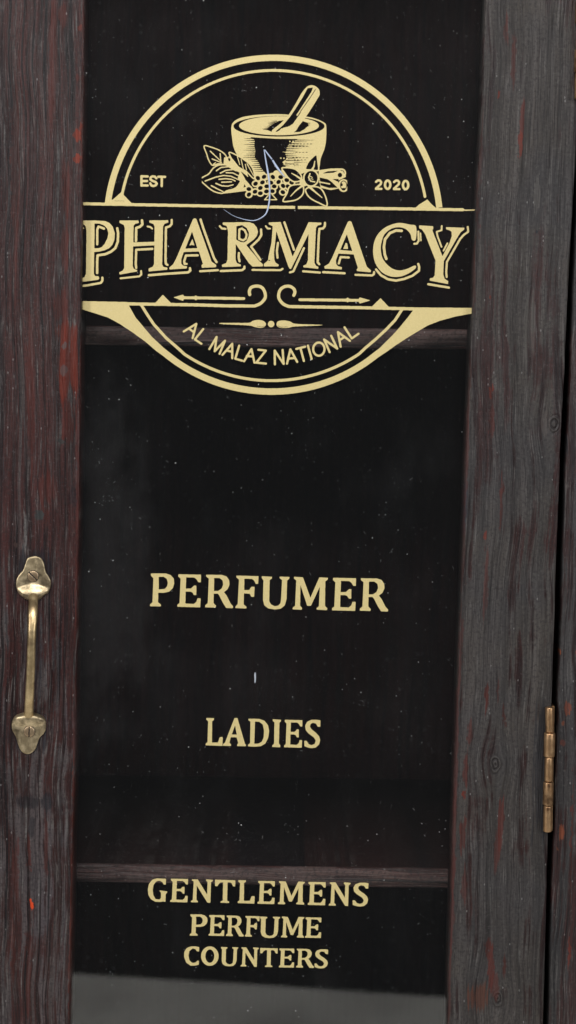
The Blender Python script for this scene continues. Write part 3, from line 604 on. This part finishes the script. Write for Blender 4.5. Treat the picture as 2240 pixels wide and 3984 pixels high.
dust = link('dust', mesh('dust', vs, fs, False), M_dust, glass, 'pale dust specks and short fibres on the glass'); dust['kind'] = 'stuff'

# ------------------------------------------------------------------ lofted boards
def edge(pts):
    ys = [p[0] for p in pts]; xs = [p[1] for p in pts]
    def f(py):
        if py < ys[0]: return xs[0]+(py-ys[0])*(xs[1]-xs[0])/(ys[1]-ys[0])
        if py > ys[-1]: return xs[-1]+(py-ys[-1])*(xs[-1]-xs[-2])/(ys[-1]-ys[-2])
        return float(np.interp(py, ys, xs))
    return f
def board(name, eL, eR, depth, mat, label, y0=0.0, rnd=.0009, jit=.00012):
    n = 150; verts, faces = [], []; ring = None
    jl = np.convolve(rng.normal(size=n+8), np.ones(5)/5, 'same')*jit*1.8; jr = np.convolve(rng.normal(size=n+8), np.ones(5)/5, 'same')*jit*1.8
    for i in range(n+1):
        py = -900+i*(3984+1900)/n
        a, b = W(eL(py), py, y0), W(eR(py), py, y0); zc = a.z
        xl, xr = a.x+jl[i], b.x+jr[i]; r = rnd
        prof = [(xl, y0+depth), (xl, y0+r*1.6), (xl+.15*r, y0+.7*r), (xl+.5*r, y0+.2*r), (xl+1.3*r, y0), (xl+4*r, y0-.00002)]
        prof += [(xl+(xr-xl)*t, y0-.00002+.00012*math.sin(3*t*math.pi+i*.05)) for t in (.25, .5, .75)]
        prof += [(xr-4*r, y0-.00002), (xr-1.3*r, y0), (xr-.5*r, y0+.2*r), (xr-.15*r, y0+.7*r), (xr, y0+r*1.6), (xr, y0+depth)]
        zz_ = zc + (b.z-a.z)*0
        for (x, y) in prof: verts.append((x, y, zz_))
        m = len(prof)
        if i:
            for j in range(m):
                k = (j+1) % m; q = (i-1)*m
                faces.append((q+j, q+k, q+m+k, q+m+j))
    faces.append(tuple(range(m))); faces.append(tuple(range(n*m, n*m+m))[::-1])
    return link(name, mesh(name, verts, faces), mat, root, label)
eLi = edge([(0,326),(1200,316),(2300,301),(2900,291),(3984,267)])
eRi = edge([(0,1888),(606,1864),(1200,1837),(1782,1814),(2365,1793),(2650,1781),(3245,1762),(3984,1740)])
eRo = edge([(560,2240),(1200,2208),(1398,2198),(1759,2180),(2073,2169),(2540,2152),(3352,2130),(3890,2116)])
ePo = edge([(1200,2228),(1550,2213),(1957,2195),(2540,2178),(2707,2171),(3137,2158),(3460,2147),(3943,2135)])
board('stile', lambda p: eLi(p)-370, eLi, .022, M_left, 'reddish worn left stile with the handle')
board('stile', eRi, eRo, .022, M_right, 'grey weathered right stile with knots')
board('frame_post', ePo, lambda p: ePo(p)+330, .022, M_post, 'dark red post beside the door gap')
# carcass
xi0, xi1 = W(320, 2000).x-.035, W(2260, 2000).x+.012
YB = .235
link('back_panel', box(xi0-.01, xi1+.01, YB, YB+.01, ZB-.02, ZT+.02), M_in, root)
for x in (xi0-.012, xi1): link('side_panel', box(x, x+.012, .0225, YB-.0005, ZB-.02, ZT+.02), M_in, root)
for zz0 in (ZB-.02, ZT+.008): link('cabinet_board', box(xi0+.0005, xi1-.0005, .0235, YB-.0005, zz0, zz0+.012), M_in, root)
def shelf(lt, lb, rt, rb, yf, label):
    # px at x=330 and x=1760
    tl, tr, bl, br = W(330, lt, yf), W(1760, rt, yf), W(330, lb, yf), W(1760, rb, yf)
    def ex(a, b, x): return a.z+(b.z-a.z)*(x-a.x)/(b.x-a.x)
    X0, X1 = xi0+.0006, xi1-.0006; n = 60; v, f = [], []
    r = .0011
    j1 = np.convolve(rng.normal(size=n+5), np.ones(5)/5, 'same')*.00016
    for i in range(n+1):
        x = X0+(X1-X0)*i/n; zt, zb = ex(tl, tr, x)+j1[i], ex(bl, br, x)
        pr = [(YB-.001, zt), (yf+2*r, zt), (yf+.5*r, zt-.3*r), (yf, zt-1.3*r), (yf, (zt+zb)/2), (yf, zb+r), (yf+r, zb), (YB-.001, zb)]
        for (y, z_) in pr: v.append((x, y, z_))
        if i:
            for j in range(8): k = (j+1) % 8; q = (i-1)*8; f.append((q+j, q+k, q+8+k, q+8+j))
    f.append(tuple(range(8))); f.append(tuple(range(n*8, n*8+8)))
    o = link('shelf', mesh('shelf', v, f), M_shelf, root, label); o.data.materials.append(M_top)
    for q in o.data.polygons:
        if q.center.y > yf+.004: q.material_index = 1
shelf(1267, 1342, 1281, 1359, .030, 'upper wooden shelf seen through the glass')
shelf(3363, 3432, 3382, 3459, .030, 'lower wooden shelf seen through the glass')

# ------------------------------------------------------------------ handle
zh = lambda p: Z(0, 2100, 2.863, p)
def ringbar(path, name, mat, wf, df, parent, label=None, nseg=16):
    v, f = [], []
    for i, (p, wd, dp) in enumerate(path):
        for j in range(nseg):
            a = 2*math.pi*j/nseg
            cx, cy = math.cos(a), math.sin(a)
            sx = math.copysign(abs(cx)**.8, cx)*wd; sy = math.copysign(abs(cy)**.9, cy)*dp
            t = path[min(i+1, len(path)-1)][0]-path[max(i-1, 0)][0]; t.normalize()
            nrm = Vector((1, 0, 0)); bi = t.cross(nrm); bi.normalize()
            v.append(p+nrm*sx+bi*sy)
        if i:
            for j in range(nseg): k = (j+1) % nseg; q = (i-1)*nseg; f.append((q+j, q+k, q+nseg+k, q+nseg+j))
    f.append(tuple(range(nseg))); f.append(tuple(range((len(path)-1)*nseg, len(path)*nseg)))
    return link(name, mesh(name, v, f), mat, parent, label)
cl = bez([(376,585,-.3),(372,640,3.0),(369,700,5.8),(364,780,8.6),(360,880,10.7),(355,980,12.0),(351,1090,12.6),(346,1250,12.5),(341,1450,11.8),(333,1650,10.8),(326,1780,9.4),(322,1860,6.6),(319,1930,3.2),(318,1985,-.3)], 5)
path = []
for i, (x, y, h) in enumerate(cl):
    t = i/(len(cl)-1)
    q = zh([(x, y)])[0]; p = W(q[0], q[1], -h*MM)
    root_w = max(0, 1-min(t, 1-t)/.14)
    wd = (2.4+.10*math.sin(t*9)+1.0*root_w**2)*MM; 
    if .16 < t < .40: wd += .18*MM*math.sin((t-.16)/.24*math.pi)
    path.append((p, wd, (1.65+.9*root_w)*MM))
handle = ringbar(path, 'door_handle', M_brass, 0, 0, root, 'arched brass pull handle with two shaped plates')
def plate(outline, hub, root_pt):
    o = [W(*q) for q in bez(zh(outline), 4, True)]; c = W(*zh([hub])[0]); rp = W(*zh([root_pt])[0])
    v, f = [], []; n = len(o); rings = [(1.0, 0), (1.0, .7), (.985, 1.0), (.955, 1.15), (.9, 1.2), (.8, 1.2), (.68, 1.2), (.55, 1.2), (.42, 1.2), (.28, 1.2), (.14, 1.2)]
    def dome(x, z_):
        d = math.hypot((x-rp.x)/1.9, z_-rp.z); return 2.5*MM*max(0, 1-(d/.0058)**2)**1.1
    for s_, h in rings:
        for p in o:
            x, z_ = c.x+(p.x-c.x)*s_, c.z+(p.z-c.z)*s_
            edge_f = min(1, (1-s_)/.12)
            v.append((x, -h*MM-dome(x, z_)*(edge_f if h > 0 else 0)*1.0, z_))
    v.append((c.x, -1.2*MM-dome(c.x, c.z), c.z))
    for i in range(len(rings)-1):
        for j in range(n): k = (j+1) % n; f.append((i*n+j, i*n+k, (i+1)*n+k, (i+1)*n+j))
    b = (len(rings)-1)*n
    for j in range(n): f.append((b+j, b+(j+1) % n, len(v)-1))
    return link('mounting_plate', mesh('plate', v, f), M_plate, handle)
def screw(c, ang):
    p = W(*zh([c])[0], -.0015); bm = bmesh.new(); r = 3.15*MM; n = 40
    hw, dp = .34*MM, .55*MM
    v, f = [], []
    # domed head made of concentric rings, its slot pressed in
    rr = [1.0, .97, .88, .7, .5, .3, .12]
    G_ = 44
    idx = {}
    ca, sa = math.cos(ang), math.sin(ang)
    for i in range(G_+1):
        for j in range(G_+1):
            x, z_ = (i/G_*2-1)*1.0, (j/G_*2-1)*1.0
            # map the square to the disc
            xx, zz_ = x*math.sqrt(1-z_*z_/2), z_*math.sqrt(1-x*x/2)
            rad = math.hypot(xx, zz_)
            h = .25*MM+.55*MM*math.sqrt(max(0, 1-rad*rad*.97))
            d = abs(xx*sa-zz_*ca)*r
            if rad >= .999: h = -.3*MM
            elif rad > .9 and rad < .985: h -= .12*MM
            if d < hw: h -= dp*(1 if d < hw*.7 else .6)
            idx[i, j] = len(v); v.append((p.x+xx*r, p.y-h, p.z+zz_*r))
    for i in range(G_):
        for j in range(G_): f.append((idx[i, j], idx[i+1, j], idx[i+1, j+1], idx[i, j+1]))
    o = link('screw', mesh('screw', v, f), M_screw, handle); o.data.materials.append(M_slot_shade)
    for q in o.data.polygons:
        x, z_ = q.center.x-p.x, q.center.z-p.z
        if abs(x*sa-z_*ca) < hw*1.05 or math.hypot(x, z_) > .93*r: q.material_index = 1
plate([(380,180),(310,202),(285,260),(255,340),(215,385),(185,440),(180,510),(200,580),(250,635),(310,668),(375,680),(440,664),(490,622),(535,590),(562,530),(565,460),(540,400),(510,355),(492,270),(462,207),(420,184)], (372, 450), (376, 615))
plate([(215,1937),(160,1970),(132,2040),(135,2110),(163,2165),(183,2210),(200,2270),(230,2340),(280,2380),(340,2378),(393,2330),(420,2260),(443,2200),(492,2150),(516,2080),(506,2000),(470,1960),(420,1937),(318,1915)], (322, 2120), (318, 1972))
screw((367, 405), -.75); screw((325, 2137), math.pi/2-.02)

# ------------------------------------------------------------------ hinges
def hinge(cx_top, y_top, label):
    pts = [(2137.5, 2750), (2138.5, 2849), (2136, 2945), (2134, 3040), (2131, 3133), (2129, 3236)]
    dx, dy = cx_top-2137.5, y_top-2750
    w = [W(a+dx, b+dy, -.0026) for a, b in pts]
    # leaf plates let into the edges of stile and post, joined to the pin
    a, b = w[0], w[-1]
    m1 = box(a.x-.0004+.0022, a.x+.0008+.0022, -.0008, .018, 0, 1)
    for v in m1.vertices:
        t = v.co.z; v.co.z = b.z+(a.z-b.z)*t; v.co.x += (b.x-a.x)*(1-t)
    h = link('hinge', m1, M_hinge, root, label)
    for i in range(5):
        p, q = w[i], w[i+1]; r = (2.30, 3.0, 2.35, 2.85, 2.35)[i]*MM; v, f = [], []; N = 28
        ax = (q-p).normalized(); L = (q-p).length; u = ax.cross(Vector((0, 1, 0))).normalized(); s2 = ax.cross(u).normalized()
        prof = [(0.00010, 0), (0.00012, .8), (.00035, .95), (.0008, 1)]
        seq = [(t, s_) for t, s_ in prof]+[(L*.35, 1.015), (L*.7, 1.0)]+[(L-t, s_) for t, s_ in prof[::-1]]
        for t, s_ in seq:
            for j in range(N):
                an = 2*math.pi*j/N; v.append(p+ax*t+(u*math.cos(an)+s2*math.sin(an))*r*max(s_, .02))
        for k2 in range(len(seq)-1):
            for j in range(N): kk = (j+1) % N; f.append((k2*N+j, k2*N+kk, (k2+1)*N+kk, (k2+1)*N+j))
        link('knuckle', mesh('knuckle', v, f), M_hinge, h)
    return h
hinge(2137.5, 2750, 'bronzed hinge low on the right stile, all five knuckles showing')
hinge(2260, -100, 'bronzed hinge at the upper right, only its lower edge in view')

# ------------------------------------------------------------------ reflection of a cord modelled as a solid line, and lint, on the glass
def strand(name, lines, mat, label, cat, y=GY-.0005):
    v, f = [], []
    for pts in lines:
        P = bez([p[:2]+(p[2],) for p in pts], 6); N = 8; b0 = len(v)
        for i, (x, yy, wd) in enumerate(P):
            c = W(x, yy, y); q = W(*P[min(i+1, len(P)-1)][:2], y)-W(*P[max(i-1, 0)][:2], y); q.normalize()
            n = Vector((-q.z, 0, q.x)); r = max(wd, .6)*.37*.1388*MM
            for j in range(N): an = 2*math.pi*j/N; v.append(c+n*r*math.cos(an)+Vector((0, -1, 0))*min(r, .0004)*math.sin(an))
        for i in range(len(P)-1):
            for j in range(N): k = (j+1) % N; q_ = b0+i*N; f.append((q_+j, q_+k, q_+N+k, q_+N+j))
        f.append(tuple(range(b0, b0+N))); f.append(tuple(range(len(v)-N, len(v))))
    me = mesh(name, v, f); me.transform(Matrix.Translation(-W(1045, 800, y)))
    o = link(name, me, mat); o.location = W(1045, 800, y); tag(o, label, cat); return o
strand('strand', [[(1027,582,4.5),(1033,620,7),(1044,683,9.5),(1048,720,8.5),(1049,757,8),(1045.5,794,8.5),(1035,830,7),(1013,849,5),(988,858,4.5),(961,856,4),(937,850,3),(905,838,2),(870,815,1.2)],
                  [(1030,583,5),(1043,601,7),(1058,620,7)], [(1060,623,9),(1078,652,11),(1100,680,6),(1108,688,2.5)]], M_cord_reflection,
       'reflection of a hanging cord, modelled as a thin pale blue line over the gold mortar drawing', 'strand')
strand('lint', [[(992.5,2617,7),(992,2627,10),(992.5,2640,9),(991.5,2657,6)]], M_lint, 'short grey lint fleck on the dark glass between PERFUMER and LADIES', 'lint')

# ------------------------------------------------------------------ tabletop the cabinet stands on
p1, p2 = W(300, 3795, GY), W(1740, 3885, GY)
TZ = -.455
def refl(px, py):
    """where the mirrored sight line meets the tabletop"""
    p = W(px, py, GY); d = (p-cam_loc).normalized(); d.y = -d.y; t = (TZ-p.z)/d.z; return p+d*t
a, b = refl(300, 3795), refl(1740, 3885)
def ext(x): return a.y+(b.y-a.y)*(x-a.x)/(b.x-a.x)
xA, xB = -.9, 1.0
v = [(xA, ext(xA), TZ), (xB, ext(xB), TZ), (xB, .5, TZ), (xA, .5, TZ)]
v += [(x, y, z_-.025) for x, y, z_ in v]
tbl = link('tabletop', mesh('tabletop', v, [(0,1,2,3),(7,6,5,4),(0,4,5,1),(1,5,6,2),(2,6,7,3),(3,7,4,0)], False), M_table)
tag(tbl, 'pale tabletop mirrored at the foot of the glass', 'tabletop', kind='structure')

# ------------------------------------------------------------------ light
def area(name, loc, target, sx, sy, power, col=(1, 1, 1)):
    l = bpy.data.lights.new(name, 'AREA'); l.shape = 'RECTANGLE'; l.size = sx; l.size_y = sy; l.energy = power; l.color = col
    o = bpy.data.objects.new(name, l); C.objects.link(o); o.location = loc
    o.rotation_euler = (Vector(target)-Vector(loc)).to_track_quat('-Z', 'Y').to_euler(); return o
area('left softbox', (-1.35, -1.25, .5), (0, 0, 0), .3, .55, 14.5, (1, .985, .96))
area('right softbox', (1.25, -1.35, .45), (0, 0, 0), .5, .7, 12.5, (.98, .99, 1))
area('top softbox', (-.15, -1.3, .98), (0, 0, -.1), .8, .3, 17.5, (1, 1, 1))
w = bpy.data.worlds.new('World'); S.world = w; w.use_nodes = True
w.node_tree.nodes['Background'].inputs[0].default_value = (.9, .95, 1, 1); w.node_tree.nodes['Background'].inputs[1].default_value = .035
S.view_settings.view_transform = 'Standard'; S.view_settings.look = 'None'; S.view_settings.exposure = 0; S.view_settings.gamma = 1
S.view_settings.use_curve_mapping = False
S.render.engine = 'CYCLES'; S.cycles.transparent_max_bounces = 16; S.cycles.max_bounces = 8
